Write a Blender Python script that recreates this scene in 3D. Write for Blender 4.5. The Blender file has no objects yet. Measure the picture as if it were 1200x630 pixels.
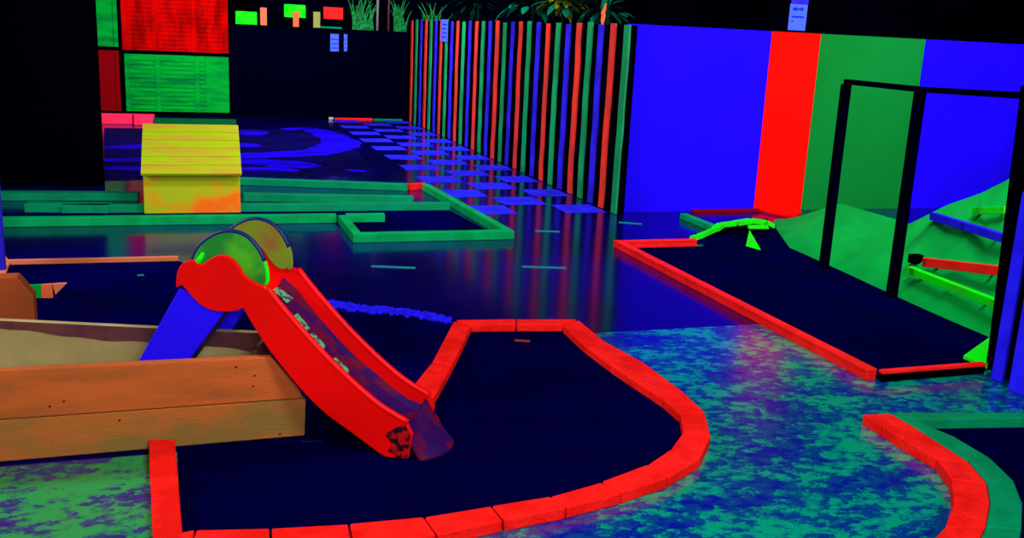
import bpy, bmesh, random
from math import *
from mathutils import Vector, Matrix
random.seed(7)
scene = bpy.context.scene
COL = scene.collection

# ------------------------------------------------------------------ camera
EYE = Vector((0, 0, 1.6)); FPX = 1159.0; PITCH = radians(13.5); ROLL = radians(2.75); YAW = radians(19.0)
Fw = Vector((sin(YAW)*cos(PITCH), cos(YAW)*cos(PITCH), -sin(PITCH)))
R0 = Vector((cos(YAW), -sin(YAW), 0)); U0 = R0.cross(Fw)
Rt = R0*cos(ROLL) + U0*sin(ROLL); Up = U0*cos(ROLL) - R0*sin(ROLL)
cam_data = bpy.data.cameras.new('camera'); cam = bpy.data.objects.new('camera', cam_data); COL.objects.link(cam)
cam_data.sensor_width = 36; cam_data.lens = FPX*36/1200; cam_data.clip_end = 200
m = Matrix.Identity(4)
for i in range(3):
    m[i][0] = Rt[i]; m[i][1] = Up[i]; m[i][2] = -Fw[i]; m[i][3] = EYE[i]
cam.matrix_world = m
scene.camera = cam

def ray(px, py): return Fw*FPX + Rt*(px-600) - Up*(py-315)
def G(px, py, z=0.0):                      # surveyed point of the photo on the level z
    d = ray(px, py); return EYE + d*((z-EYE.z)/d.z)
def AY(px, py, y):
    d = ray(px, py); return EYE + d*(y/d.y)
def AX(px, py, x):
    d = ray(px, py); return EYE + d*(x/d.x)

# ------------------------------------------------------------------ materials
def mat(name, col, rough=0.7, spec=0.3, col2=None, scale=4.0, amount=1.0, stretch=(1,1,1), bump=0.0, bscale=60, lo=.4, hi=.6, coat=0):
    m = bpy.data.materials.new(name); m.use_nodes = True
    nt = m.node_tree; b = nt.nodes['Principled BSDF']
    b.inputs['Base Color'].default_value = (*col, 1); b.inputs['Roughness'].default_value = rough
    b.inputs['Specular IOR Level'].default_value = spec
    b.inputs['Coat Weight'].default_value = coat
    if col2 or bump:
        tc = nt.nodes.new('ShaderNodeTexCoord'); mp = nt.nodes.new('ShaderNodeMapping')
        mp.inputs['Scale'].default_value = stretch
        nt.links.new(tc.outputs['Object'], mp.inputs['Vector'])
    if col2:
        n = nt.nodes.new('ShaderNodeTexNoise'); n.inputs['Scale'].default_value = scale; n.inputs['Detail'].default_value = 5
        nt.links.new(mp.outputs['Vector'], n.inputs['Vector'])
        r = nt.nodes.new('ShaderNodeValToRGB'); e = r.color_ramp.elements
        e[0].position = lo; e[0].color = (*col, 1); e[1].position = hi; e[1].color = (*[c*(1-amount)+d*amount for c, d in zip(col, col2)], 1)
        nt.links.new(n.outputs['Fac'], r.inputs['Fac']); nt.links.new(r.outputs['Color'], b.inputs['Base Color'])
    if bump:
        n2 = nt.nodes.new('ShaderNodeTexNoise'); n2.inputs['Scale'].default_value = bscale; n2.inputs['Detail'].default_value = 4
        nt.links.new(mp.outputs['Vector'], n2.inputs['Vector'])
        bp = nt.nodes.new('ShaderNodeBump'); bp.inputs['Strength'].default_value = bump; bp.inputs['Distance'].default_value = .01
        nt.links.new(n2.outputs['Fac'], bp.inputs['Height']); nt.links.new(bp.outputs['Normal'], b.inputs['Normal'])
    return m

BLACK   = mat('black_paint', (.0002,.0002,.0018), 1.0, .0)
NAVYBLK = mat('navy_black_paint', (.0002,.0002,.0055), 1.0, .0)
FARWALL = mat('dark_far_wall', (.0002,.0002,.007), 1.0, .0, col2=(.0002,.0002,.002), scale=.7)
BLUE    = mat('fluorescent_blue', (.010,.0,1.0), .75, .05, col2=(.006,0,.72), scale=.9, lo=.45, hi=.75)
BLUESL  = mat('blue_slat_paint', (.022,.012,.70), .6, .15, col2=(.014,.006,.5), scale=5)
RED     = mat('fluorescent_red', (1.0,.002,.0), .8, .05, col2=(.55,.0,.0), scale=1.4, lo=.52, hi=.72)
WGREEN  = mat('wall_green', (.0,.215,.027), .8, .1, col2=(.0,.19,.02), scale=1)
CURBRED = mat('curb_red', (.95,.012,.008), .75, .05, col2=(.75,.006,.003), scale=9, bump=.5, bscale=70)
SLRED   = mat('slat_red', (.78,.03,.012), .6, .15, col2=(.5,.03,.02), scale=3)
SLGREEN = mat('slat_green', (.004,.30,.09), .6, .15, col2=(.004,.2,.06), scale=3)
BGREEN  = mat('border_green', (.0,.33,.085), .6, .05, col2=(.0,.26,.06), scale=6, bump=.2)
BGREEN2 = mat('border_green_dark', (.0,.20,.075), .6, .05, col2=(.0,.24,.09), scale=6, bump=.2)
CGREEN  = mat('curb_green', (.0,.26,.095), .7, .05, col2=(.0,.21,.07), scale=9, bump=.4)
HILL    = mat('hill_green', (.0,.36,.045), .85, .05, col2=(.0,.29,.035), scale=3)
LIME    = mat('lime_paint', (.002,.88,.004), .8, .02, col2=(.02,.7,.01), scale=8)
LANER   = mat('lane_red', (.98,.012,.012), .6, .08, col2=(.8,.008,.004), scale=7)
CARPET  = mat('navy_carpet', (.0002,.0001,.026), 1.0, .0, col2=(.0003,.0001,.036), scale=1.3, bump=.6, bscale=220)
CARPETL = mat('blue_carpet', (.0004,.0001,.060), 1.0, .0, col2=(.0003,.0001,.028), scale=1.5, bump=.6, bscale=220)
WOOD    = mat('orange_stained_wood', (.50,.098,.013), .75, .2, col2=(.30,.075,.012), scale=2.2, stretch=(1,1,5), bump=.3, lo=.45, hi=.68)
WOOD2   = mat('brown_stained_wood', (.40,.11,.016), .75, .2, col2=(.22,.12,.02), scale=3.0, stretch=(1,1,3), bump=.3)
WOODD   = mat('dark_orange_wood', (.36,.062,.008), .75, .2, col2=(.23,.045,.006), scale=3)
PURPW   = mat('purple_stained_wood', (.085,.022,.035), .75, .2, col2=(.14,.04,.03), scale=6)
CREAM   = mat('cream_paint', (.44,.35,.13), .8, .05, col2=(.33,.27,.09), scale=4)
SALMON  = mat('salmon_paint', (.68,.17,.07), .8, .05)
ORANGE  = mat('orange_paint', (.80,.13,.03), .7, .2)
PLRED   = mat('slide_red', (.80,.001,.001), .45, .12, col2=(.66,.001,.0), scale=3, lo=.4, hi=.7)
PLBLUE  = mat('slide_blue', (.012,.0,.95), .5, .2)
PLNAVY  = mat('slide_navy', (.002,.008,.10), .5, .3)
PLPURP  = mat('slide_worn_purple', (.022,.0005,.075), .55, .12, col2=(.11,.001,.02), scale=9, lo=.45, hi=.62)
PLGREEN = mat('slide_green', (.012,.20,.02), .5, .2, col2=(.06,.40,.01), scale=6, lo=.45, hi=.62)
PLOLIVE = mat('slide_olive', (.15,.22,.01), .55, .2, col2=(.24,.09,.02), scale=9, lo=.45, hi=.7)
PLEDGE  = mat('slide_worn_edge', (.35,.40,.35), .5, .3)
YEL     = mat('yellow_planks', (.34,.47,.006), .8, .02, col2=(.46,.33,.02), scale=2.4, stretch=(1,4,4), bump=.3, lo=.42, hi=.6)
YELF    = mat('yellow_orange_spray', (.36,.42,.010), .8, .03, col2=(.85,.14,.008), scale=2.6, stretch=(1,1,1.8), lo=.45, hi=.62)
PANRED  = mat('panel_red', (.62,.0,.0), .8, .02, col2=(.27,.0,.0), scale=4, stretch=(2,1,.6), lo=.4, hi=.65)
PANGRN  = mat('panel_green', (.0,.36,.025), .8, .02, col2=(.0,.17,.03), scale=4, stretch=(.6,1,2.5), lo=.42, hi=.68)
PANDKR  = mat('panel_dark_red', (.22,.0,.002), .8, .03)
PINK    = mat('pink_red_paint', (.95,.02,.09), .7, .1)
PAPER   = mat('paper_under_blacklight', (.06,.13,1.0), .8, .1)
INK     = mat('notice_ink', (.01,.015,.65), .8, .05)
GRASS   = mat('plastic_grass', (.005,.28,.06), .8, .05, col2=(.01,.09,.015), scale=20)
LEAFY   = mat('yellow_green_leaf', (.22,.26,.006), .8, .05, col2=(.03,.06,.004), scale=9)
LEAFT   = mat('teal_leaf', (.0,.022,.012), .9, .02, col2=(.0,.004,.003), scale=4)
LEAFT2  = mat('bright_teal_leaf', (.0,.16,.08), .8, .05)
OLIVE   = mat('olive_paint', (.28,.30,.06), .7, .1)
POLEG   = mat('pale_pole', (.20,.18,.20), .6, .2)
MARK    = mat('pale_teal_tape', (.004,.20,.20), .6, .2)
MARKO   = mat('dull_orange_tape', (.30,.02,.012), .6, .2)
PLDARK  = mat('slide_scuffed_dark', (.012,.001,.006), .6, .1, col2=(.45,.002,.004), scale=34, lo=.46, hi=.58)
STICK   = mat('sticker_green', (.10,.42,.16), .5, .2, col2=(.05,.05,.12), scale=45, lo=.48, hi=.55)
PICKET  = mat('picket_blue', (.016,.010,.95), .7, .08, col2=(.010,.004,.75), scale=5)
DKGREEN = mat('dark_green_paint', (.0,.085,.02), .8, .03)
BLUEFR  = mat('blue_fringe', (.014,.008,1.0), .8, .05, col2=(.008,.004,.5), scale=25)
TILEB   = mat('tile_blue', (.016,.022,1.0), .6, .05, col2=(.016,.012,.65), scale=6)
SWIRL   = mat('swirl_blue', (.010,.0,.85), .8, .03, col2=(.003,.0,.30), scale=3.5, stretch=(.7,1.5,1), lo=.38, hi=.68)
SWIRL2  = mat('swirl_dim_blue', (.001,.0,.085), .8, .03, col2=(.0005,.0,.03), scale=3, stretch=(.6,1.5,1))
METAL   = mat('dark_lamp_housing', (.01,.01,.01), .5, .3)

def floor_material():
    m = mat('glossy_dark_floor', (.0014,.0001,.048), .14, .30, col2=(.0018,.0001,.095), scale=.8)
    return m
FLOOR = floor_material()
def sponge(name, green, teal, blue, deep, bias=0.0):
    m = bpy.data.materials.new(name); m.use_nodes = True; nt = m.node_tree; b = nt.nodes['Principled BSDF']
    b.inputs['Roughness'].default_value = .2; b.inputs['Specular IOR Level'].default_value = .6
    N = nt.nodes.new; L = nt.links.new
    geo = N('ShaderNodeNewGeometry')
    rot = N('ShaderNodeMapping'); rot.inputs['Rotation'].default_value = (0,0,.35); rot.inputs['Scale'].default_value = (.85,1.25,1)
    L(geo.outputs['Position'], rot.inputs['Vector'])
    big = N('ShaderNodeTexNoise'); big.inputs['Scale'].default_value = 3.2; big.inputs['Detail'].default_value = 3
    bm_ = N('ShaderNodeMath'); bm_.operation = 'MULTIPLY'; bm_.inputs[1].default_value = .75
    L(big.outputs['Fac'], bm_.inputs[0])
    L(rot.outputs['Vector'], big.inputs['Vector'])
    fine = N('ShaderNodeTexVoronoi'); fine.inputs['Scale'].default_value = 24; fine.inputs['Randomness'].default_value = 1
    wob = N('ShaderNodeTexNoise'); wob.inputs['Scale'].default_value = 20; wob.inputs['Detail'].default_value = 7; wob.inputs['Roughness'].default_value = .8
    L(rot.outputs['Vector'], wob.inputs['Vector'])
    add = N('ShaderNodeVectorMath'); add.operation = 'MULTIPLY_ADD'
    add.inputs[1].default_value = (.12,.12,.12)
    L(wob.outputs['Color'], add.inputs[0]); L(rot.outputs['Vector'], add.inputs[2]); L(add.outputs['Vector'], fine.inputs['Vector'])
    sep = N('ShaderNodeSeparateColor'); L(fine.outputs['Color'], sep.inputs['Color'])
    # level = big*1.0 + leaf random*.22 + fine wobble*.35
    a = N('ShaderNodeMath'); a.operation = 'MULTIPLY_ADD'; a.inputs[1].default_value = .24; L(sep.outputs['Red'], a.inputs[0]); L(bm_.outputs[0], a.inputs[2])
    c = N('ShaderNodeMath'); c.operation = 'MULTIPLY_ADD'; c.inputs[1].default_value = .80; L(wob.outputs['Fac'], c.inputs[0]); L(a.outputs[0], c.inputs[2])
    d = N('ShaderNodeMath'); d.operation = 'ADD'; d.inputs[1].default_value = -.40 + bias; L(c.outputs[0], d.inputs[0])
    r = N('ShaderNodeValToRGB'); e = r.color_ramp.elements
    e[0].position = .33; e[0].color = (*deep, 1); e[1].position = .43; e[1].color = (*blue, 1)
    for p, k in ((.50, blue), (.535, teal), (.60, green)):
        q = e.new(p); q.color = (*k, 1)
    L(d.outputs[0], r.inputs['Fac']); L(r.outputs['Color'], b.inputs['Base Color'])
    return m
SPONGE  = sponge('sponge_painted_floor', (.0,.30,.155), (.0,.16,.17), (.0005,.045,.20), (.001,.006,.26))
SPONGE2 = sponge('sponge_painted_green_floor', (.0,.30,.065), (.0,.16,.09), (.008,.03,.16), (.010,.008,.16), .06)

# ------------------------------------------------------------------ building helpers
class MB:
    """collects faces in world coordinates; build() links them as ONE mesh object"""
    def __init__(s): s.v = []; s.f = []; s.mi = []; s.k = 0
    def face(s, pts, k=None):
        i = len(s.v); s.v += [Vector(p) for p in pts]; s.f.append(list(range(i, i+len(pts)))); s.mi.append(s.k if k is None else k); return s
    def prism(s, base, h, down=0.0):           # base: list of points, raised by h (vector or z height)
        hv = Vector((0,0,h)) if not isinstance(h, Vector) else h
        b = [Vector(p) - (Vector((0,0,down)) if down else Vector()) for p in base]; t = [p + hv for p in map(Vector, base)]
        n = len(b); i = len(s.v); s.v += b + t
        s.f.append([i+j for j in range(n)][::-1]); s.f.append([i+n+j for j in range(n)])
        for j in range(n): s.f.append([i+j, i+(j+1) % n, i+n+(j+1) % n, i+n+j])
        s.mi += [s.k]*(n+2); return s
    def box(s, x0, x1, y0, y1, z0, z1):
        return s.prism([(x0,y0,z0),(x1,y0,z0),(x1,y1,z0),(x0,y1,z0)], z1-z0)
    def bar(s, a, b, w, t, up=Vector((0,0,1))):   # rectangular bar from a to b, w across, t along up
        a = Vector(a); b = Vector(b); d = (b-a).normalized(); sd = d.cross(up)
        sd = sd.normalized() if sd.length > 1e-6 else Vector((1,0,0)); u = sd.cross(d).normalized()
        q = [a - sd*w/2 - u*t/2, a + sd*w/2 - u*t/2, a + sd*w/2 + u*t/2, a - sd*w/2 + u*t/2]
        return s.prism(q, b-a)
    def tube(s, pts, r, n=10, r2=None):
        pts = [Vector(p) for p in pts]; rings = []
        for j, p in enumerate(pts):
            d = (pts[min(j+1, len(pts)-1)] - pts[max(j-1, 0)]).normalized()
            a = d.orthogonal().normalized() if j == 0 else (pa - d*pa.dot(d)).normalized(); pa = a
            b = d.cross(a); rr = r if r2 is None else r + (r2-r)*j/(len(pts)-1)
            i = len(s.v); s.v += [p + (a*cos(2*pi*k/n) + b*sin(2*pi*k/n))*rr for k in range(n)]; rings.append(i)
        for u, v in zip(rings, rings[1:]):
            for k in range(n): s.f.append([u+k, u+(k+1) % n, v+(k+1) % n, v+k]); s.mi.append(s.k)
        s.f.append([rings[0]+k for k in range(n)][::-1]); s.f.append([rings[-1]+k for k in range(n)]); s.mi += [s.k]*2
        return s
    def build(s, name, mats, parent=None, bevel=0.0, smooth=False):
        org = Vector((0,0,0))
        p = parent
        while p is not None: org += p.location; p = p.parent
        loc = Vector()
        if parent is None:
            xs = [v.x for v in s.v]; ys = [v.y for v in s.v]; zs = [v.z for v in s.v]
            loc = Vector(((min(xs)+max(xs))/2, (min(ys)+max(ys))/2, min(zs)))
        me = bpy.data.meshes.new(name); me.from_pydata([v - org - loc for v in s.v], [], s.f)
        mats = mats if isinstance(mats, (list, tuple)) else [mats]
        for q in mats: me.materials.append(q)
        me.polygons.foreach_set('material_index', s.mi)
        bm = bmesh.new(); bm.from_mesh(me); bmesh.ops.remove_doubles(bm, verts=bm.verts, dist=1e-5)
        bmesh.ops.recalc_face_normals(bm, faces=bm.faces); bm.to_mesh(me); bm.free()
        if smooth:
            for q in me.polygons: q.use_smooth = True
        o = bpy.data.objects.new(name, me); COL.objects.link(o); o.location = loc
        if parent: o.parent = parent
        if bevel:
            b = o.modifiers.new('bevel', 'BEVEL'); b.width = bevel; b.segments = 2; b.limit_method = 'ANGLE'
        return o
def tag(o, label, cat, group=None, kind=None):
    o['label'] = label; o['category'] = cat
    if group: o['group'] = group
    if kind: o['kind'] = kind
    return o
def thing(name, label, cat, loc, group=None):
    o = bpy.data.objects.new(name, None); COL.objects.link(o); o.location = loc; o.empty_display_size = .1
    return tag(o, label, cat, group)
def struct(o): o['kind'] = 'structure'; return o
def copy_thing(root, off, label, group=None, name=None):
    r = root.copy(); COL.objects.link(r); r.location = root.location + Vector(off); r['label'] = label
    if group: r['group'] = group
    for ch in list(root.children):
        c = ch.copy(); COL.objects.link(c); c.parent = r
        for g in list(ch.children):
            e = g.copy(); COL.objects.link(e); e.parent = c
    return r

# ------------------------------------------------------------------ room shell
XL, XR, YB, YF, ZC = -6.0, 11.0, 19.5, -6.0, 3.4
fl = MB()
fl.k = 0; fl.box(XL, XR, YF, YB, -.1, 0)
def patch(pts, z, k): fl.face([(p.x, p.y, z) for p in pts], k)
# sponge-painted floor in front
T0 = G(700, 386); T1 = G(905, 383)
edge_y = (T0.y+T1.y)/2
fl.face([(-.045,-1,.0012),(6.2,-1,.0012),(6.2,edge_y,.0012),(1.6,edge_y,.0012),(1.6,3.66,.0012),(-.045,3.66,.0012)], 1)
fl.face([(-3,-1,.0012),(-.045,-1,.0012),(-.045,3.66,.0012),(-3,3.66,.0012)], 2)
# checker squares between the lanes and the striped fence
tile_x = [2.46, 2.905, 3.36, 3.78]; ty0, tdy = 8.30, .455
for r in range(19):
    for c in range(3):
        if (r+c) % 2 == 0:
            g = .01
            fl.face([(tile_x[c]+g, ty0+r*tdy+g, .0015), (tile_x[c+1]-g, ty0+r*tdy+g, .0015), (tile_x[c+1]-g, ty0+(r+1)*tdy-g, .0015), (tile_x[c]+g, ty0+(r+1)*tdy-g, .0015)], 3)
# painted river swirls
def ribbon(px, w, z, k):
    P = [G(*p) for p in px]; S = []
    for i in range(len(P)-1):                       # catmull-rom
        p0, p1, p2, p3 = P[max(i-1,0)], P[i], P[i+1], P[min(i+2,len(P)-1)]
        for j in range(6):
            t = j/6; S.append(.5*((2*p1)+(p2-p0)*t+(2*p0-5*p1+4*p2-p3)*t*t+(3*p1-p0-3*p2+p3)*t**3))
    S.append(P[-1]); n = len(S); Lf, Rg = [], []
    for i, p in enumerate(S):
        d = (S[min(i+1,n-1)]-S[max(i-1,0)]).normalized(); sd = Vector((-d.y, d.x, 0)); ww = w*(.35+.65*sin(pi*min(1,max(0,i/(n-1))))**.6)*(.85+.3*random.random())/2
        Lf.append(p+sd*ww); Rg.append(p-sd*ww)
    for i in range(n-1):
        fl.face([(q.x,q.y,z) for q in (Lf[i],Rg[i],Rg[i+1],Lf[i+1])], k)
fl.face([(*G(122,212)[:2],.0009),(*G(440,205)[:2],.0009),(*G(400,152)[:2],.0009),(*G(122,150)[:2],.0009)], 5)
ribbon([(333,152),(360,151),(385,158),(400,168),(378,177),(345,180),(300,182),(260,183),(200,186),(122,188)], .55, .0016, 4)
ribbon([(283,153),(300,156),(312,157)], .5, .0017, 4)
ribbon([(275,169),(290,170),(298,172)], .35, .0017, 4)
ribbon([(122,173),(150,172),(175,171),(230,171)], .35, .0018, 4)
ribbon([(275,188),(310,190),(345,193),(368,196)], .55, .0019, 4)
ribbon([(275,198),(310,198),(350,200)], .3, .0020, 4)
ribbon([(122,196),(145,197),(200,198)], .3, .0021, 4)
ribbon([(405,199),(418,200),(428,201)], .14, .0022, 4)
ribbon([(403,189),(412,190),(420,190)], .10, .0022, 5)
struct(fl.build('floor', [FLOOR, SPONGE, SPONGE2, TILEB, SWIRL, SWIRL2]))
struct(MB().box(XL, XR, YF, YB, ZC, ZC+.1).build('ceiling', BLACK))
struct(MB().box(XL-.1, XR+.1, YB, YB+.1, 0, ZC).build('wall_back', FARWALL))
struct(MB().box(XL-.1, XL, YF, YB, 0, ZC).build('wall_left', BLACK))
struct(MB().box(XR, XR+.1, YF, YB, 0, ZC).build('wall_right', FARWALL))
struct(MB().box(XL-.1, XR+.1, YF-.1, YF, 0, ZC).build('wall_front', BLACK))

# painted low wall facing the camera
WY, WH = 8.33, 1.715
pw = MB()
seams = [3.89, 5.345, 5.89, 7.12, 9.6]
for k, (a, b) in enumerate(zip(seams, seams[1:])):
    pw.k = [0, 1, 2, 0][k]; pw.box(a, b, WY, WY+.09, 0, WH)
pw.k = 3; pw.box(3.89, 9.6, WY-.004, WY+.10, WH, WH+.015)
struct(pw.build('wall_center', [BLUE, RED, WGREEN, BLACK]))

# black tall partition at the left
p = G(122, 218)
struct(MB().box(-4.5, p.x, p.y, p.y+.12, 0, ZC).build('wall_partition_left', BLACK))
# low black partition at the far end
struct(MB().box(.86, 3.80, 17.12, 17.22, 0, 1.50).build('wall_partition_back', NAVYBLK))

# ------------------------------------------------------------------ striped fence
sf = thing('striped_fence', 'long low black fence with upright red, green and blue slats beside the checker floor', 'fence', (3.87, 12.8, 0))
MB().box(3.825, 3.885, 8.19, 17.10, 0, 1.70).build('backing_board', BLACK, sf)
reds = [7.65,8.55,9.37,10.25,11.17,12.06,12.98,13.93,14.86,15.83,16.83,17.85]
nsl = 32; cyc = [(SLGREEN,'green slat'), (SLRED,'red slat'), (BLUESL,'blue slat')]
pitch = .3035
for i in range(nsl):
    k_ = (i+2)//3; f_ = ((i+2) % 3)/3; y = reds[k_] + (reds[k_+1]-reds[k_])*f_; m_, lb = cyc[i % 3]
    if y > 17.0: break
    sw = .050 + random.uniform(-.006,.006); q = MB(); sl = []
    nz = 9; le = [random.uniform(-.012,.012) for _ in range(nz+1)]; tp = 1.715 + random.uniform(-.02,.008)
    zs = [0.004 + (tp-.004)*j/nz for j in range(nz+1)]
    ptsA = [(3.803, y-sw+le[j], zs[j]) for j in range(nz+1)]; ptsB = [(3.803, y+sw+le[j]*.8, zs[j]) for j in range(nz+1)]
    q.prism(ptsA + ptsB[::-1], Vector((.020,0,0)))
    o = q.build('slat', m_, sf, bevel=.003); o['label'] = lb
# notice pinned near the top of the fence
nt_ = thing('paper_notice', 'small pale blue paper notice pinned to the top of the striped fence', 'notice', (3.79, 14.55, 1.40), 'paper notices')
MB().box(3.794, 3.797, 14.42, 14.82, 1.40, 1.72).build('paper', PAPER, nt_)
for j in range(4): MB().box(3.7915, 3.7935, 14.47, 14.77-.05*(j % 2), 1.46+.06*j, 1.475+.06*j).build('writing_line', INK, nt_)

# notice standing above the painted wall, on a black post behind it
bp = thing('black_post', 'black upright post rising behind the painted wall, holding a notice', 'post', (5.6, 8.56, 0))
MB().box(5.42, 5.80, 8.50, 8.58, 0, 2.9).build('post_board', BLACK, bp)
MB().box(5.38, 5.84, 8.49, 8.60, 0, .04).build('foot_plate', BLACK, bp)
n0 = AY(923, 35, 8.49); n1 = AY(949, 0, 8.49)
no = thing('paper_notice', 'pale blue paper notice above the red band of the wall', 'notice', (5.61, 8.485, n0.z), 'paper notices')
MB().box(n0.x, n0.x+.195, 8.488, 8.494, n0.z, n0.z+.245).build('paper', PAPER, no)
MB().box(n0.x+.01, n0.x+.20, 8.489, 8.495, n0.z+.248, n0.z+.40).build('upper_sheet', BLUESL, no)
for (a, b, zz, h) in ((.035,.085,.185,.028),(.092,.115,.190,.020),(.118,.150,.185,.028),(.03,.15,.118,.016),(.155,.168,.118,.016),(.03,.05,.075,.014)):
    MB().box(n0.x+a, n0.x+b, 8.4855, 8.4875, n0.z+zz, n0.z+zz+h).build('writing_line', INK, no)

# ------------------------------------------------------------------ shutter facade at the far left
fx0, fx1, fy = -1.55, .85, 17.12
fc = thing('shutter_facade', 'tall facade of red and green slatted panels in black frames at the far left', 'facade', ((fx0+fx1)/2, fy+.1, 0))
MB().box(fx0, fx1, fy+.03, fy+.2, 0, 2.9).build('backing_frame', BLACK, fc)
def panel(x0, x1, z0, z1, m_, lb, slats, stiles):
    q = MB(); q.box(x0, x1, fy, fy+.028, z0, z1)
    if slats:
        n = int((z1-z0)/.07)
        for a, b in zip(stiles, stiles[1:]):
            for j in range(n):
                zz = z0+.03+(z1-z0-.06)*j/n
                q.prism([(a+.04, fy, zz), (b-.04, fy, zz), (b-.04, fy-.018, zz+.008), (a+.04, fy-.018, zz+.008)], Vector((0,0,.045)))
    for s_ in stiles: q.box(s_-.03, s_+.03, fy-.03, fy, z0, z1)
    o = q.build('slatted_panel', m_, fc); o['label'] = lb
panel(-.78, .83, 1.03, 2.75, PANRED, 'red upper panel', True, [-.75, -.30, .30, .80])
panel(-.76, .83, .07, .97, PANGRN, 'green lower panel', True, [-.73, -.27, .33, .50])
panel(-1.5, -.84, 1.07, 2.75, PANGRN, 'green panel at the left edge', False, [-1.47, -1.17, -.87])
panel(-1.5, -.84, .07, 1.01, PANDKR, 'dark red panel at the left edge', False, [-1.47, -1.17, -.87])
a = G(181,144); b = G(267,145)
tag(MB().box(a.x, .85, 15.6, 15.75, 0, .10).build('base_board', DKGREEN, None, bevel=.006), 'dark green board on the floor in front of the green slatted panel', 'board')
q = MB(); pts = [(-1.35,15.70,0),(-.62,15.70,0),(-.60,15.60,0),(-.48,15.58,0),(-.33,15.66,0),(-.31,15.80,0),(-1.35,15.84,0)]
q.prism(pts, .15); tag(q.build('lane_end_board', PINK, None, bevel=.01), 'pink-red end board lying below the dark red panel at the far left', 'board')

# ------------------------------------------------------------------ boards, sign posts and plants over the far partition
by = 17.17; top = 1.50
def sign(px0, py0, px1, py1, m_, label, post=None, pm=None, ppx=None, ppy=None, name='painted_board', cat='sign', group=None):
    A = AY(px0, py1, by); B = AY(px1, py0, by)
    t = thing(name, label, cat, ((A.x+B.x)/2, by, top), 'small painted boards over the far partition')
    z0 = max(A.z, top+.002)
    MB().box(A.x, B.x, by-.015, by+.015, z0, B.z).build('board', m_, t, bevel=.004)
    if post == 'dark':
        MB().box((A.x+B.x)/2-.02, (A.x+B.x)/2+.02, by+.016, by+.04, top, B.z-.03).build('post', BLACK, t)
    elif post:
        C = AY(ppx[0], ppy[1], by); D = AY(ppx[1], ppy[0], by)
        MB().box(C.x, D.x, by-.05, by-.017, top, D.z).build('post', pm, t, bevel=.004)
sign(276,14,301,28, LIME, 'lime green board standing on the far black partition, leftmost of the small boards')
sign(333,6,358,20, LIME, 'lime green board on an orange post above the far black partition', 'post', ORANGE, (343,350), (14,35), name='sign_post')
sign(379,9,402,22, LANER, 'small red board raised over the far black partition beside the olive stick', 'dark')
for px0, px1, py0, m_, lb, nm in ((305,312.5,9,SALMON,'orange upright stick between the two lime boards','painted_stick'),(367,375,14,OLIVE,'olive upright stick left of the small red board','painted_stick')):
    A = AY(px0, 35, by); B = AY(px1, py0, by)
    tag(MB().box(A.x, B.x, by-.03, by+.03, top+.001, B.z).build(nm, m_, None, bevel=.004), lb, 'stick')
A = AY(375,37,by); B = AY(400,35,by)
tag(MB().prism([(A.x,by-.04,top+.001),(B.x,by-.04,top+.001),(B.x,by+.04,top+.001),(A.x,by+.04,top+.001)], .03).build('green_strip', BGREEN2, None, bevel=.004), 'thin dark green strip lying under the small red board', 'strip')
for px, lb in ((387,'small blue paper notice on the far black partition, the wider left one'),(403,'narrow blue paper notice on the far black partition, right of the wider one')):
    w = 10 if px == 387 else 4
    A = AY(px, 60, 17.11); B = AY(px+w, 40, 17.11); B.z = min(B.z, 1.45)
    t = thing('paper_notice', lb, 'notice', ((A.x+B.x)/2, 17.11, A.z), 'paper notices')
    MB().box(A.x, B.x, 17.108, 17.118, A.z, B.z).build('paper', PAPER, t)
    for j in range(3): MB().box(A.x+.015, B.x-.015, 17.105, 17.1075, A.z+.05+.07*j, A.z+.065+.07*j).build('writing_line', INK, t)

def tuft(cx, cy, cz, w, h, n, m_, label, spread=.35, bw=.022):
    q = MB()
    for i in range(n):
        x = cx + random.uniform(-w/2, w/2); y = cy + random.uniform(-.03,.03); hh = h*random.uniform(.55,1)
        lx = random.uniform(-spread, spread)*hh; ly = random.uniform(-.1,.1)*hh; prev = None
        for j in range(6):
            t = j/5; c = Vector((x+lx*t*t, y+ly*t, cz+hh*t)); ww = bw*(1-t*.85)
            cur = (c-Vector((ww,0,0)), c+Vector((ww,0,0)), c+Vector((0,.006,0)))
            if prev:
                for a_, b_ in ((0,1),(1,2),(2,0)): q.face([prev[a_], prev[b_], cur[b_], cur[a_]])
            prev = cur
    return tag(q.build('grass_tuft', m_), label, 'plant')
L0 = AY(425,34,by).x; tuft(L0, by, top, .34, .62, 26, GRASS, 'wide tuft of green plastic grass on the far partition, left of the pale pole')
L1 = AY(469,36,by).x; tuft(L1, by, top, .20, .58, 20, GRASS, 'narrow tuft of green plastic grass on the far partition at the fence corner')
for px, m_, lb, r_ in ((442,POLEG,'pale thin pole standing on the far partition between the grass tufts',.022),(455,PURPW,'dim purple thin pole standing on the far partition between the grass tufts',.016)):
    x = AY(px,34,by).x
    tag(MB().tube([(x,by,top),(x+.005,by,top+.5),(x,by,top+1.0)], r_, 10).build('thin_pole', m_, None, smooth=True), lb, 'pole')
x2 = 4.10
tuft(4.22, 17.0, 1.4, .34, .62, 14, GRASS, 'green plastic grass rising behind the start of the striped fence', .5, .03)
planter = thing('planter_box', 'black planter box behind the far end of the striped fence', 'planter', (4.25, 17.0, 0))
MB().box(4.0, 4.5, 16.85, 17.15, .001, 1.37).build('box', BLACK, planter); MB().box(4.02, 4.48, 16.87, 17.13, 1.372, 1.39).build('soil', PURPW, planter)

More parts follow.
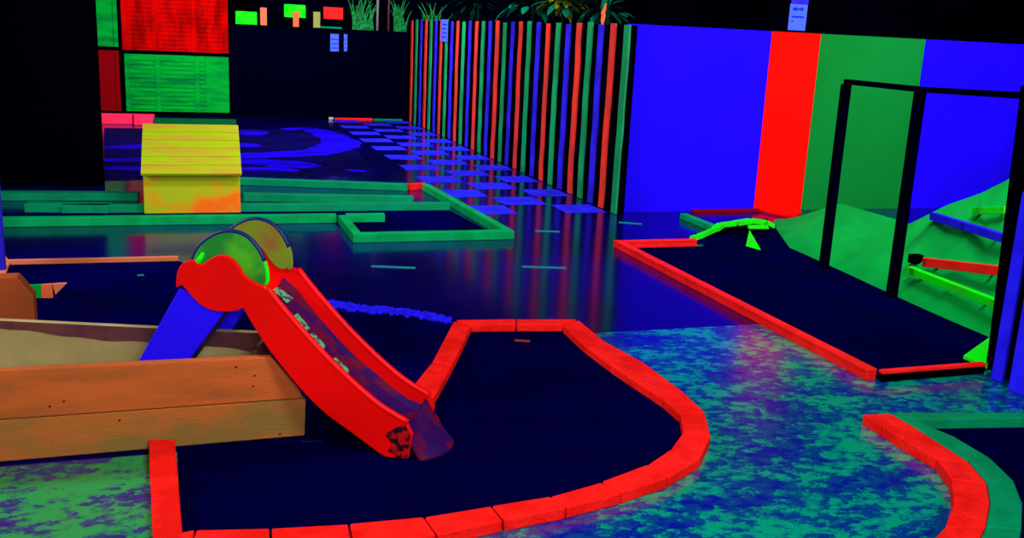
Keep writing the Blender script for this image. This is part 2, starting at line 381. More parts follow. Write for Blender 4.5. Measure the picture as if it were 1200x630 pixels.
def leaf(q, base, d, up, L, W, k=0):
    d = d.normalized(); sd = d.cross(up).normalized(); nrm = sd.cross(d)
    prof = [(0,.12),(.25,.8),(.5,1),(.75,.7),(1,.03)]; pr = None
    for t, w in prof:
        c = base + d*L*t - nrm*(L*.35*t*t); cur = (c - sd*W*w/2, c + nrm*.15*W*w*.5, c + sd*W*w/2)
        if pr:
            q.face([pr[0],pr[1],cur[1],cur[0]], k); q.face([pr[1],pr[2],cur[2],cur[1]], k)
        pr = cur
def bush(x, y, z, r, n, L, W, mats, label, ks=(0,), name='leafy_bush', h0=0.0):
    t = thing(name, label, 'plant', (x, y, 0))
    MB().tube([(x,y,.002),(x+.03,y+.02,z*.5),(x,y,z)], .03, 8, .015).build('stem', LEAFT, t, smooth=True)
    q = MB()
    for i in range(n):
        a = random.uniform(0, 2*pi); e = random.uniform(-.5,1.2); d = Vector((cos(a)*cos(e), sin(a)*cos(e), sin(e)))
        leaf(q, Vector((x,y,z)) + d*r*random.uniform(.2,1), d + Vector((0,0,random.uniform(-.4,.4))), Vector((0,0,1)) if abs(d.z) < .95 else Vector((1,0,0)), L*random.uniform(.7,1.2), W*random.uniform(.7,1.2), random.choice(ks))
    q.build('foliage', mats, t); return t
bush(4.6, 11.9, 2.0, .24, 120, .20, .09, [LEAFY, LEAFT2, LEAFT], 'yellow-green leafy bush showing above the middle of the striped fence', (0,0,0,1,2))
bush(4.7, 13.3, 1.98, .36, 90, .22, .10, [LEAFT, LEAFT2], 'dim teal bush above the fence, left of the yellow-green bush', (0,0,0,1))
bush(4.8, 11.1, 1.90, .32, 80, .22, .10, [LEAFT, LEAFT2], 'dim teal bush above the fence, right of the yellow-green bush', (0,0,0,1))
bush(4.5, 15.3, 2.0, .36, 60, .24, .08, [LEAFT], 'very dark bush rising above the far half of the striped fence', (0,))
# hanging leaf and folded paper umbrella at the right end of the fence
c = AX(713, 0, 4.0)
t = thing('hanging_leaf', 'bright teal drooping leaf at the right end above the striped fence', 'plant', (c.x, c.y, 0))
MB().tube([(c.x+.02,c.y,.002),(c.x+.02,c.y,1.0),(c.x,c.y,c.z+.18)], .012, 8).build('stem', LEAFT, t, smooth=True)
q = MB(); leaf(q, Vector((c.x,c.y,c.z+.17)), Vector((.0,-.12,-1)), Vector((.3,-1,0)), .33, .12); leaf(q, Vector((c.x,c.y,c.z+.17)), Vector((-.1,-.05,-1)), Vector((.3,-1,0)), .26, .08)
q.build('leaf_blade', LEAFT2, t)
c = AX(706, 24, 3.96)
t = thing('folded_umbrella', 'small folded orange and pink paper umbrella pointing down over the fence slats', 'umbrella', (c.x, c.y, c.z-.05))
q = MB(); rings = [(.0,.008),(.03,.02),(.10,.022),(.2,.016),(.34,.012)]
for (z0, r0), (z1, r1) in zip(rings, rings[1:]):
    for k in range(8):
        a0, a1 = 2*pi*k/8, 2*pi*(k+1)/8
        f0 = 1 if k % 2 else .6; f1 = .6 if k % 2 else 1
        q.face([(c.x+r0*f0*cos(a0),c.y+r0*f0*sin(a0),c.z+z0-.04),(c.x+r0*f1*cos(a1),c.y+r0*f1*sin(a1),c.z+z0-.04),(c.x+r1*f1*cos(a1)+.1*z1,c.y+r1*f1*sin(a1),c.z+z1-.04),(c.x+r1*f0*cos(a0)+.1*z1,c.y+r1*f0*sin(a0),c.z+z1-.04)])
q.build('canopy', ORANGE, t)
MB().tube([(c.x,c.y,c.z-.05),(c.x,c.y,c.z-.035)], .01, 8).build('tip', SALMON, t)
MB().tube([(c.x,c.y,c.z-.03),(c.x+.04,c.y,c.z+.4),(c.x+.3,c.y,ZC-.002)], .006, 6).build('handle', POLEG, t)

# ------------------------------------------------------------------ borders (boards from surveyed points)
def seg(q, p0, p1, w, h, z0=.0):
    p0 = Vector((p0[0],p0[1],z0)); p1 = Vector((p1[0],p1[1],z0)); d = (p1-p0).normalized(); s_ = Vector((-d.y,d.x,0))*w/2
    q.prism([p0-s_, p1-s_, p1+s_, p0+s_], h); return q
def Gs(px, py, z): v = G(px, py, z); return (v.x, v.y)

# green lane
gl = thing('green_lane_border', 'maze of low green boards round the lane with the yellow ramp', 'border', (.5, 8.9, 0))
h = .07
yF = 8.10; yT = 7.33
x13 = 1.30
def board(p0, p1, mt, w=.07, hh=h, lb=None, z0=.001):
    o = seg(MB(), p0, p1, w, hh-z0, z0).build('border_board', mt, gl, bevel=.004)
    if lb: o['label'] = lb
    return o
board((-1.5, yF), (1.22, yF-.04), BGREEN, .075)
board((1.30, yF-.045), (1.62, yF-.05), BGREEN, .075)
board((1.26, yF-.09), (1.26, yT-.01), BGREEN)
board((1.225, yT-.05), (2.50, yT-.05), BGREEN)
gq0 = Gs(581,268,h); gq1 = Gs(508,219,h)
board((2.465, yT-.01), (2.35, 9.62), BGREEN)
c0 = Gs(300,237,h); c1 = Gs(524,237,h); board((-.9, c0[1]-.02), (2.31, c1[1]), BGREEN2)
c0 = Gs(300,226,h); c1 = Gs(484,229.5,h); board((.55, c0[1]), c1, BGREEN2, .09)
a0 = Gs(285,208,h); a1 = Gs(478,215,h); board((a0[0]-.1, a0[1]+.02), a1, BGREEN2, .08); board((a1[0]+.01,a1[1]), (2.36, 9.70), LANER, .035, lb='red end piece')
b0 = Gs(2,224,h); b1 = Gs(165,225,h); board((-1.6, b0[1]), (-.34, b1[1]), BGREEN2, .12)
b0 = Gs(31,237,h); b1 = Gs(129,239,h); board(b0, b1, BGREEN2, .13)
# lane carpet inside the green border
tag(MB().prism([(-1.5,8.16,.002),(1.20,8.13,.002),(1.66,8.12,.002),(1.66,7.95,.002),(1.32,7.95,.002),(1.32,7.33,.002),(2.42,7.33,.002),(2.30,9.6,.002),(-1.5,9.75,.002)][:1]+[(1.18,8.15,.002),(1.18,8.15,.002)][:1]+[(1.32,7.34,.002),(2.41,7.34,.002),(2.30,8.55,.002),(-1.5,8.60,.002)], .004).build('lane_carpet', CARPETL), 'navy carpet lane inside the green maze border', 'carpet')

# yellow ramp box
x0, x1, yb = -.275, .485, 8.50
ya = 9.02; zt = AY(172,147,ya).z; zf = .365
yr = thing('yellow_ramp', 'yellow and orange wooden ramp box with planked sloping top on the green lane', 'ramp', ((x0+x1)/2, 8.75, 0))
MB().box(x0, x1, yb, yb+.02, .01, zf-.02).build('front_panel', YELF, yr)
for xx in (x0, x1-.02):
    q = MB(); q.prism([(xx,yb+.021,.01),(xx,ya,.01),(xx,ya,zt-.03),(xx,yb+.021,zf-.02)], Vector((.02,0,0))); q.build('side_panel', YELF, yr)
MB().box(x0+.021, x1-.021, ya-.02, ya, .01, zt-.05).build('back_panel', YEL, yr)
q = MB(); npl = 6
A = Vector((x0-.014, yb-.065, zf-.035)); B = Vector((x0-.002, ya+.01, zt)); dn = (B-A)
nn = Vector((0,-dn.z,dn.y)).normalized()
for j in range(npl):
    a_ = A + dn*(j/npl+.004); b_ = A + dn*((j+1)/npl-.004)
    w_ = x1-x0+.024
    q.prism([a_, a_+Vector((w_,0,0)), b_+Vector((w_,0,0)), b_], nn*.02)
q.build('sloping_top', YEL, yr)

# right-hand red lane
hr = .06
rl = thing('red_lane_border', 'red-painted board border of the long lane at the right', 'border', (3.27, 5.5, 0))
s0 = Gs(713,281,hr); s1 = Gs(1012,433,hr)
def rboard(p0, p1, w=.05, body=LANER):
    o = seg(MB(), p0, p1, w-.008, .040, .001).build('border_board', body, rl, bevel=.003)
    o['label'] = 'red lower board' if body is LANER else 'black lower board'
    o = seg(MB(), p0, p1, w, .018, .0415).build('border_cap', LANER, rl, bevel=.004)
lx = 3.225
rboard((lx, s1[1]-.00), (lx, s0[1]+.0), .062)
rboard((lx+.036, s1[1]-.02), (3.90, s1[1]-.02), .036, BLACK)
rboard((lx+.036, s0[1]-.03), (3.90, s0[1]-.03), .045)
ys0, ys1 = s1[1], s0[1]
tag(MB().prism([(3.27, ys0-.01, .002),(3.90,ys0-.01,.002),(4.44,4.05,.002),(4.80,6.60,.002),(5.05,6.90,.002),(5.06,7.56,.002),(4.62,7.40,.002),(3.98,ys1-.01,.002),(3.98,ys1-.07,.002),(3.27,ys1-.07,.002)], .005).build('lane_carpet', CARPET), 'dark navy carpet of the right-hand lane inside the red board border', 'carpet')
# back border pieces beyond
t = thing('back_lane_border', 'teal and dark red boards running to the foot of the red wall band', 'border', (4.7, 8.0, 0))
seg(MB(), Gs(801,250,.05), Gs(842,266,.05), .07, .05, .001).build('border_board', BGREEN, t, bevel=.004)['label'] = 'teal board'
seg(MB(), (4.62,8.25), (5.35,8.25), .05, .03, .001).build('border_board', PANDKR, t, bevel=.004)['label'] = 'dark red board'
# pointed foot of the red band
q = MB(); q.prism([(5.35,8.325,.001),(5.84,8.325,.001),(5.74,8.10,.001),(5.50,7.86,.001),(5.38,8.14,.001)], .025)
tag(q.build('red_floor_wedge', RED, None, bevel=.004), 'red wedge on the floor at the foot of the red wall band', 'wedge')

# lime folded edging and leaf blade
t = thing('lime_edging', 'crooked lime green edging strip with a pointed blade at the back of the red lane', 'edging', (4.3, 7.3, 0))
P_ = [((811,279),.03,.06),((822,275),.05,.05),((838,268),.07,.07),((845,263),.08,.09),((862,261),.10,.09),((880,258),.11,.10),((897,260),.11,.09),((905,264),.08,.06)]
q = MB(); pts = []
for (px, py), z, w in P_: pts.append((G(px, py, z), w))
for (a_, wa), (b_, wb) in zip(pts, pts[1:]):
    d = (b_-a_).normalized(); sd = Vector((-d.y,d.x,0)).normalized(); dz = Vector((0,0,1))
    q.prism([a_-sd*wa/2-dz*.02, a_+sd*wa/2-dz*.02, a_+sd*wa/2+dz*.012, a_-sd*wa/2+dz*.02], b_-a_)
q.build('edging_strip', LIME, t, bevel=.003)
q = MB(); z = .10; q.prism([G(876,265,z), G(899,265,z), G(901,268,z), G(877,268,z)], .012); q.build('cross_strip', LIME, t)
A_, B_, C_ = G(878,270,.09), G(891,293,.012), G(874,288,.012); q = MB(); q.prism([A_, B_, C_], Vector((.012,.012,0))); q.build('pointed_blade', LIME, t)
q = MB(); q.prism([G(815,282,0.008)+Vector((0,.02,0)), G(840,274,.008), G(874,272,.008), G(902,272,.008), G(898,262,.008), G(850,266,.008)], .05); q.build('mound', BLACK, t)

# green hills
hx = 5.12
hill = thing('green_hill', 'green faceted hills rising beside the right-hand lane, with coloured rails', 'hill', (4.9, 5.6, 0))
foot = [G(906,264), G(925,291), G(985,318), G(1045,346), G(1100,371), G(1163,398)]
foot = [Vector((max(p.x, 4.42), p.y, .008)) for p in foot] + [Vector((4.45,3.7,.008))]
crest = [(906,263,5.20), (930,255,5.22), (985,238,5.25), (1050,257,5.25), (1066,262,5.25), (1110,240,5.25), (1150,226,5.25), (1178,212,5.25), (1215,190,5.25)]
cr = [AX(*c) for c in crest]
for c in cr: c.z = max(c.z, .02)
q = MB()
fm = [foot[0], foot[1], foot[2], foot[3], foot[3], foot[4], foot[5], foot[5], foot[6]]
for i in range(len(cr)-1):
    a_, b_, c_, d_ = fm[i], fm[i+1], cr[i+1], cr[i]
    if (a_-b_).length < 1e-4: q.face([a_, c_, d_])
    else: q.face([a_, b_, c_]); q.face([a_, c_, d_])
for i in range(len(cr)-1):                       # back side
    a_, b_ = cr[i], cr[i+1]; q.face([a_, b_, (b_.x+.25,b_.y,.0), (a_.x+.25,a_.y,.0)])
e = cr[-1]; q.face([fm[-1], e, (e.x+.25,e.y,0), (e.x, e.y,0)])
hv = [v.copy() for v in q.v]; hf = [list(f_) for f_ in q.f]
q.build('hillside', HILL, hill, smooth=True)
from mathutils.bvhtree import BVHTree
bv = BVHTree.FromPolygons(hv, hf)
# rails standing off the slope
def on_hill(px, py, off):
    d = ray(px, py).normalized(); hit = bv.ray_cast(EYE, d)
    return (hit[0] - d*off) if hit[0] is not None else AX(px, py, 4.9)
def rail(p0, p1, m_, lb, w=.03, tt=.045, off=.12):
    A_ = on_hill(*p0, off); B_ = on_hill(*p1, off); d = (B_-A_)
    o = MB().bar(A_, A_ + d*1.04, w, tt).build('rail', m_, hill, bevel=.004); o['label'] = lb
    for f_ in (.12, .85):
        c = A_ + d*f_; MB().bar(c + Vector((w*.3,0,-.01)), c + Vector((.15,.03,-.03)), .02, .02).build('rail_peg', BLACK, hill)
rail((1066,316),(1166,355), LIME, 'lime rail nearest the lane', .05, .05)
rail((1084,307),(1170,317), LANER, 'red rail', .05, .058)
rail((1093,253),(1177,279), PICKET, 'blue rail', .05, .055)
rail((1141,247),(1178,246), LIME, 'short lime rail nearest the wall', .035, .05, .08)
A_ = on_hill(1070,303,.10); MB().box(A_.x-.02,A_.x+.06,A_.y-.03,A_.y+.03,A_.z-.03,A_.z+.03).build('bracket', BLACK, hill, bevel=.004)

# black frame and picket fence at the right edge
bf = thing('open_gateway', 'black open post frame standing over the right-hand lane edge', 'frame', (4.49, 5.6, 0))
P1 = Vector((4.50,6.0,0)); P2 = Vector((4.46,5.20,0)); P3 = Vector((3.985,3.83,0)); zt_ = 1.345
for P_ in (P1, P2): MB().box(P_.x-.028,P_.x+.028,P_.y-.028,P_.y+.028,.0,zt_).build('post', NAVYBLK, bf, bevel=.004)
MB().bar(P1+Vector((0,0,zt_+.018)), P2+Vector((0,0,zt_+.018)), .056, .035).build('top_rail', NAVYBLK, bf, bevel=.004)
P3t = AX(1200,112,4.05)
MB().bar(P2+Vector((.02,-.03,zt_+.018)), P3t, .056, .035).build('top_rail', NAVYBLK, bf, bevel=.004)
pf = thing('picket_fence', 'black fence post with blue upright pickets at the right edge', 'fence', (3.93, 3.6, 0))
q = MB(); q.prism([(P3.x,P3.y-.04,0),(P3.x+.09,P3.y-.04,0),(P3.x+.09,P3.y+.04,0),(P3.x,P3.y+.04,0)], Vector((-.075,0,1.46))); q.build('post', BLACK, pf, bevel=.004)
q = MB(); q.prism([(3.96,3.78,.0),(4.01,3.78,0),(3.90,3.0,0),(3.85,3.0,0)], 1.0); q.build('backing_board', BLACK, pf)
for (ax, ay, bx, by_, lb) in ((1164,443,1177,448,'blue picket nearest the lane'),(1184,457,1202,464,'second blue picket'),(1212,472,1228,480,'third blue picket')):
    A_ = G(ax, ay); B_ = G(bx, by_); hgt = .99
    d = (B_-A_).normalized(); n_ = Vector((-d.y, d.x, 0))
    up_ = [A_, B_]; q = MB()
    m0 = (A_+B_)/2; w_ = B_-A_
    prof = [A_+Vector((0,0,.003)), B_+Vector((0,0,.003)), B_+Vector((0,0,hgt-.04)), m0+w_*.25+Vector((0,0,hgt-.01)), m0+Vector((0,0,hgt)), m0-w_*.25+Vector((0,0,hgt-.01)), A_+Vector((0,0,hgt-.04))]
    q.prism(prof, n_*.02 if n_.y < 0 else n_*-.02)
    o = q.build('picket', PICKET, pf, bevel=.003); o['label'] = lb
# lime corner wedge
A_ = [G(1129,416,.05), G(1160,394,.05), G(1168,410,.05), G(1157,427,.05)]
q = MB(); A_ = [G(*p, .03) for p in ((1129,416),(1160,394),(1168,410),(1157,428))]; q.prism([(p.x,p.y,.030) for p in A_], -.021)
tag(q.build('corner_wedge', LIME, None, bevel=.004), 'lime green triangular wedge in the near corner of the right-hand lane', 'wedge')

# ------------------------------------------------------------------ front lane: red curb of blocks
hc = .045
fb = thing('red_block_curb', 'curving curb of red-painted blocks round the slide lane in front', 'curb', (1.4, 3.9, 0))
inner = [(140,640),(229,620),(317,618),(409,613),(497,605),(576,592),(645,581),(705,564),(759,544),(787,525),(801,506),(797,485),(777,468),(719,430),(683,403),(660,381)]
outer = [(120,672),(218,655),(318,650),(414,640),(512,626),(590,609),(664,594),(729,577),(783,559),(820,537),(833,511),(826,483),(803,461),(752,423),(708,399),(678,374)]
def quad_blocks(inner, outer, parent, mt, hz, gap=.0035, name='curb_block'):
    for i in range(len(inner)-1):
        I0, I1, O0, O1 = [G(*p, hz) for p in (inner[i], inner[i+1], outer[i], outer[i+1])]
        jit = random.uniform(-.002,.002)
        d = (I1-I0).normalized()*gap; d2 = (O1-O0).normalized()*gap
        pts = [I0+d, I1-d, O1-d2, O0+d2]
        q = MB(); q.prism([(p.x,p.y,.001) for p in pts], hz-.001+jit)
        q.build(name, mt, parent, bevel=.005)
quad_blocks(inner, outer, fb, CURBRED, hc)
quad_blocks([(659,379.5),(605,379.5),(553,380)], [(676,373.5),(605,373.5),(534,374.5)], fb, CURBRED, hc)
quad_blocks([(552,381),(541,405),(530,427),(508,466),(492,492)], [(532,375.5),(518,402),(507,423),(484,451),(466,474)], fb, CURBRED, hc)
tb = thing('red_timber_bar', 'short straight red timber between the orange boards and the front curb', 'timber', (-.1, 3.3, 0))
A_ = [G(*p, hc) for p in ((174,515),(205,515),(216,650),(180,650))]
q = MB(); q.prism([(p.x,p.y,.002) for p in A_], hc); q.build('timber', CURBRED, tb, bevel=.004)
q = MB(); s_ = G(190,606,hc+.002); q.tube([(s_.x,s_.y,hc+.0021),(s_.x,s_.y,hc+.004)], .004, 8); q.build('screw', WOODD, tb)
# carpets
ci = [G(*p, hc) for p in [(207,505),(357,507),(380,507),(380,455),(484,452),(509,466),(531,427),(542,405),(553,381),(605,381),(659,381),(683,403),(719,430),(777,468),(797,485),(801,506),(787,525),(759,543),(705,562),(645,579),(576,590),(497,603),(409,611),(317,616),(229,618),(213,640)]]
tag(MB().prism([(p.x,p.y,.002) for p in ci], .006).build('lane_carpet', CARPET), 'dark navy carpet inside the red block curb under the slide', 'carpet')
# rear-left lane carpet with blue fringe
cl = [Vector((-1.08,6.80,0)), Vector((-.02,6.78,0)), G(330,345), G(385,360), G(455,368), G(528,378), G(480,450), Vector((.50,4.12,0)), Vector((.38,4.30,0)), Vector((-1.08,4.62,0))]
tag(MB().prism([(p.x,p.y,.002) for p in cl], .0045).build('lane_carpet', CARPETL), 'dark blue carpet behind the slide and the orange boards, edged by a blue fringe', 'carpet')
q = MB(); random.seed(3)
f0, f1 = G(372,357), G(529,379.5); n = 60; pts = [(372,357),(395,360),(425,365),(455,367),(490,371),(529,379)]
def fr(t):
    x = 372+157*t
    for (xa,ya_),(xb,yb_) in zip(pts,pts[1:]):
        if x <= xb: return G(x, ya_+(yb_-ya_)*(x-xa)/(xb-xa))
    return G(*pts[-1])
prev = None
for i in range(n+1):
    p = fr(i/n); wu = .075+random.uniform(-.02,.03); wd = .045+random.uniform(-.025,.03)
    cur = (Vector((p.x+.3*wu, p.y+wu, .009)), Vector((p.x-.3*wd, p.y-wd, .009)))
    if prev: q.prism([prev[0], prev[1], cur[1], cur[0]], .006)
    prev = cur
tag(q.build('carpet_fringe', BLUEFR), 'ragged bright blue fringe along the carpet edge behind the slide', 'fringe')
random.seed(11)
tag(seg(MB(), (-1.08,6.84), (-.02,6.82), .035, .03, .001).build('border_strip', SALMON, None, bevel=.003), 'thin salmon strip along the far edge of the lane at the left', 'border')

# ------------------------------------------------------------------ orange board box at the left
wb = thing('wooden_board_box', 'low orange-stained box of wooden boards under the slide ladder', 'box', (-.3, 3.9, 0))
fyw = 3.69
MB().prism([(-1.4,fyw,.17),(.435,fyw,.17),(.42,fyw,.21),(.315,fyw,.345),(-1.4,fyw,.36)], Vector((0,.04,0))).build('upper_board', WOOD, wb, bevel=.004)
MB().prism([(-1.4,fyw+.002,.004),(.44,fyw+.002,.012),(.445,fyw+.002,.166),(-1.4,fyw+.002,.167)], Vector((0,.038,0))).build('lower_board', WOOD2, wb, bevel=.004)
q = MB(); random.seed(5)
for px, py in ((277,430),(298,440),(297,452),(140,492),(328,508),(58,476),(75,470)):
    c = AY(px, py, fyw-.0005)
    q = MB(); q.face([(c.x+.006*cos(a_)*random.uniform(.6,1.2), fyw-.0012, c.z+.004*sin(a_)) for a_ in [k*pi/4 for k in range(8)]]); q.build('knot', PANDKR, wb)
A0 = G(0,375,.35); A1 = G(312,390,.35)
d = (A1-A0).normalized(); n_ = Vector((-d.y,d.x,0)); A0 = A0 - d*.6
q = MB(); q.prism([A0, A1, A1+n_*.03, A0+n_*.03], -.345); q.build('rear_board', CREAM, wb, bevel=.003)
# wavy purple stain band on its upper face
q = MB(); n = 40; prev = None
for i in range(n+1):
    p = A0 + (A1-A0)*(i/n); zl = .35 - (.030 + .055*(i/n)**1.5 + .008*sin(i*.33) + .003*sin(i*1.3+1))
    cur = ((p.x-n_.x*.0025, p.y-n_.y*.0025, .348), (p.x-n_.x*.0025, p.y-n_.y*.0025, zl))
    if prev: q.prism([prev[0], prev[1], cur[1], cur[0]], n_*.0015)
    prev = cur
q.build('stained_band', PURPW, wb)
q = MB(); e0 = A1 - n_*.004; q.prism([e0, e0-n_*.22, e0-n_*.22+d*.02, e0+d*.02], -.345); q.build('end_board', PURPW, wb, bevel=.003)
MB().prism([(-1.4,3.74,.004),(.36,3.74,.004),(.30,3.93,.004),(-1.2,4.20,.004)], .02).build('base_board', CREAM, wb)
# chamfered orange block
A_ = G(0,373,.33); y_ = 4.52
q = MB(); P_ = [AY(-60,325,y_), AY(20,325,y_), AY(41,347,y_), AY(41,374,y_)]
q.prism([(P_[0].x,y_,.009),(P_[3].x,y_,.009),(P_[3].x,y_,P_[2].z),(P_[1].x,y_,P_[1].z),(P_[0].x,y_,P_[1].z)], Vector((0,.09,0)))
tag(q.build('chamfered_board', WOODD, None, bevel=.006), 'dark orange wooden block with a chamfered corner at the left edge', 'board')
# salmon post base & blue post at the left edge
t = thing('corner_post', 'blue corner post on a salmon foot at the far left lane corner', 'post', (-1.13, 6.9, 0))
MB().box(-1.22,-1.035,6.60,6.66,.001,.60).build('blue_post', BLUESL, t, bevel=.004)
q = MB(); q.prism([G(-30,300),G(7,303),G(12,309),G(4,332),G(-30,332)], .02, 0); q.build('salmon_foot', SALMON, t, bevel=.004)
# little striped pennant board
t = thing('pointed_marker', 'small pointed marker in green, orange and salmon beside the orange block', 'marker', (-.8, 5.95, 0))
yy = 5.95
def mk(px, m_, nm):
    q = MB(); q.prism([AY(a_, b_, yy) for a_, b_ in px], Vector((0,.03,0))); q.build(nm, m_, t)
mk([(26,335),(48,334),(48,349),(40,349)], HILL, 'green_section'); mk([(48.3,334),(61,333),(62,349),(48.3,349)], ORANGE, 'orange_section'); mk([(61.5,333),(78,332),(65,345)], SALMON, 'salmon_tip')
c = AY(54,349,yy)
MB().box(c.x-.09,c.x+.06,yy+.004,yy+.026,.009,c.z).build('foot', PLNAVY, t)

# ------------------------------------------------------------------ bottom right lane with red and green curb
rc = thing('two_tone_curb', 'curved curb with red outer and green inner row of blocks at the lower right', 'curb', (2.9, 2.9, 0))
hz = .05
oR = [(1011,485),(1033,498),(1063,517),(1098,537),(1115,561),(1118,589),(1108,617),(1078,648)]
mR = [(1043,484),(1065,496),(1096,516),(1134,540),(1156,565),(1160,589),(1155,617),(1135,660)]
iR = [(1060,490),(1084,497),(1118,511),(1160,536),(1188,563),(1198,589),(1197,620),(1185,670)]
def strip_blocks(a, b, lab, mt, groups):
    for g in groups:
        pa = [G(*a[i], hz) for i in g]; pb = [G(*b[i], hz) for i in g]
        d0 = (pa[1]-pa[0]).normalized()*.002; pa[0] = pa[0]+d0; pb[0] = pb[0]+d0; pa[-1] = pa[-1]-d0; pb[-1] = pb[-1]-d0
        q = MB(); q.prism([(p.x,p.y,.001) for p in pa + pb[::-1]], hz-.001)
        o = q.build('curb_block', mt, rc, bevel=.004); o['label'] = lab
gr = [(0,1),(1,2,3),(3,4),(4,5,6),(6,7)]
mRi = [(x+.8, y-.3) for x, y in mR]
strip_blocks(oR, mR, 'red block', CURBRED, gr); strip_blocks(mRi, iR, 'green block', CGREEN, gr)
g0 = G(1048,483,hz); g1 = G(1084,491.5,hz); g3 = G(1230,489,hz); g2 = G(1230,482.5,hz)
q = MB(); q.prism([(p.x,p.y,.001) for p in (g0,G(1064,490,hz),g1,g3,g2)], hz-.001); q.build('straight_board', CGREEN, rc, bevel=.004)
A_ = [G(*p, hz) for p in ((1086,491.5),(1230,489.5),(1300,640),(1187,670),(1199,620),(1200,589),(1190,563),(1162,536),(1120,511))]
tag(MB().prism([(p.x,p.y,.002) for p in A_], .006).build('lane_carpet', CARPET), 'dark carpet inside the red and green curb at the lower right', 'carpet')

# far borders at the end of the corridor
t = thing('far_border', 'thin red and green boards at the foot of the far black partition', 'border', (3.0, 17.0, 0))
seg(MB(), (2.55,17.05), (3.20,17.05), .05, .028, .001).build('border_board', LANER, t)['label'] = 'red board'
seg(MB(), (3.22,17.05), (3.72,17.05), .05, .022, .001).build('border_board', BGREEN2, t)['label'] = 'green board'
tag(MB().box(2.44,2.52,16.98,17.02,.001,.04).build('pale_block', PLEDGE, None, bevel=.008), 'small pale block at the left end of the far red board', 'block')

# tape marks on the floor
for (a_, b_, m_, lb) in (((435,312),(487,314),MARK,'thin pale teal tape mark on the dark floor, left of the other marks'),((612,312.5),(663,314),MARK,'thin pale teal tape mark on the dark floor, right of the one beside the slide'),((627,270.5),(656,271.5),MARK,'short teal tape mark near the corner of the green border'),((725,260.5),(752,262.5),SLGREEN,'faint teal tape mark on the floor before the blue wall')):
    p, r_ = G(*a_), G(*b_)
    tag(seg(MB(), p[:2], r_[:2], .045, .0025, .0005).build('tape_mark', m_), lb, 'tape mark', 'tape marks on the floor')
p, r_ = G(603,400.5), G(621,401.5); q = seg(MB(), p[:2], r_[:2], .03, .0025, .0082); tag(q.build('tape_mark', MARKO), 'short dull orange tee mark on the carpet inside the red curb', 'tape mark')
p = G(165,324); tag(seg(MB(), (p.x-.02,p.y), (p.x+.02,p.y), .03, .003, .0085).build('paper_scrap', MARK), 'tiny pale scrap on the blue carpet behind the orange boards', 'scrap')

# ------------------------------------------------------------------ the slide
th = radians(60); sn = Vector((cos(th), sin(th), 0)); sd_ = Vector((sn.y, -sn.x, 0)); E0 = G(478, 494, .165); E0f = Vector((E0.x, E0.y, 0)); SW = .295
def PL(px, py, w=0.0):
    r_ = ray(px, py); k = (E0f - EYE).dot(sn) + w; k /= r_.dot(sn); X = EYE + r_*k
    return ((X - E0f).dot(sd_), X.z)
def W3(s, z, w): return E0f + sd_*s + sn*w + Vector((0,0,z))
sl = thing('childrens_slide', 'red plastic children\'s slide with blue ladder and green top guards', 'slide', (E0f.x-.35, E0f.y+.35, 0))
def plate(px, w, t_, m_, name, extra=None, bevel=.004, off=0.0):
    pts = [PL(*p) for p in px] if px else extra
    pts = [(s, max(z, .012)) for s, z in pts]
    q = MB(); q.prism([W3(s, z, w+off) for s, z in pts], sn*t_); return q.build(name, m_, sl, bevel=bevel)
def smooth_poly(P, n=4):
    out = []
    for i in range(len(P)-1):
        p0, p1, p2, p3 = [Vector(P[k]) for k in (max(i-1,0), i, i+1, min(i+2,len(P)-1))]
        for j in range(n):
            t = j/n; out.append(tuple(.5*((2*p1)+(p2-p0)*t+(2*p0-5*p1+4*p2-p3)*t*t+(3*p1-p0-3*p2+p3)*t**3)))
    out.append(tuple(P[-1])); return out
top_e = [(310,337),(333,366),(370,408),(407,445),(443,476),(477,497)]
bot_e = [(451,536),(412,507),(375,479),(338,439),(307,398),(286,363)]
disc  = [(286,361),(270,365),(250,364),(235,357),(222,344),(213,334)]
head  = [(206,337),(207,320),(213,309),(224,305),(236,310),(246,303),(258,299),(270,303),(279,313),(285,323),(296,331),(304,334)]
near = smooth_poly(top_e) + [(483,510),(478,537),(466,539)] + smooth_poly(bot_e) + smooth_poly(disc) + smooth_poly(head)
near_sz = [PL(*p) for p in near]
nr = plate(near, 0.0, .022, PLRED, 'side_panel'); nr['label'] = 'red side panel nearest the viewer'
farp = plate(None, SW, .022, PLRED, 'side_panel', extra=near_sz); farp['label'] = 'red side panel on the far side'
# rounded upper rims
T = [PL(*p) for p in smooth_poly(top_e)]
for w in (.011, SW+.011):
    q = MB(); q.tube([W3(s, z+.003, w) for s, z in T], .013, 10); q.build('handrail', PLRED, sl, smooth=True)
# chute floor between the panels
Bm = [PL(*p) for p in smooth_poly(bot_e[::-1])]
def zmid(s, f=.52):
    def interp(L, s):
        L = sorted(L)
        if s <= L[0][0]: return L[0][1]
        for (s0_, z0_), (s1_, z1_) in zip(L, L[1:]):
            if s <= s1_: return z0_ + (z1_-z0_)*(s-s0_)/max(1e-6, s1_-s0_)
        return L[-1][1]
    zt_, zb_ = interp(T, s), interp(Bm, s)
    return zb_ + (zt_-zb_)*f
s_a, s_b = T[0][0]-.06, T[-1][0]-.015
ns = 30; nw = 8; q = MB(); prev = None; floor_pts = []
for i in range(ns+1):
    s = s_a + (s_b-s_a)*i/ns; floor_pts.append((s, zmid(s)))
def chute_row(s, z, curve=.03):
    return [W3(s, z + curve*(2*k/nw-1)**4, .022+(SW-.022)*k/nw) for k in range(nw+1)]
rows = [chute_row(s, z) for s, z in floor_pts]
for a_, b_ in zip(rows, rows[1:]):
    for k in range(nw):
        q.face([a_[k], a_[k+1], b_[k+1], b_[k]]); q.face([p-Vector((0,0,.008)) for p in (a_[k], a_[k+1], b_[k+1], b_[k])])
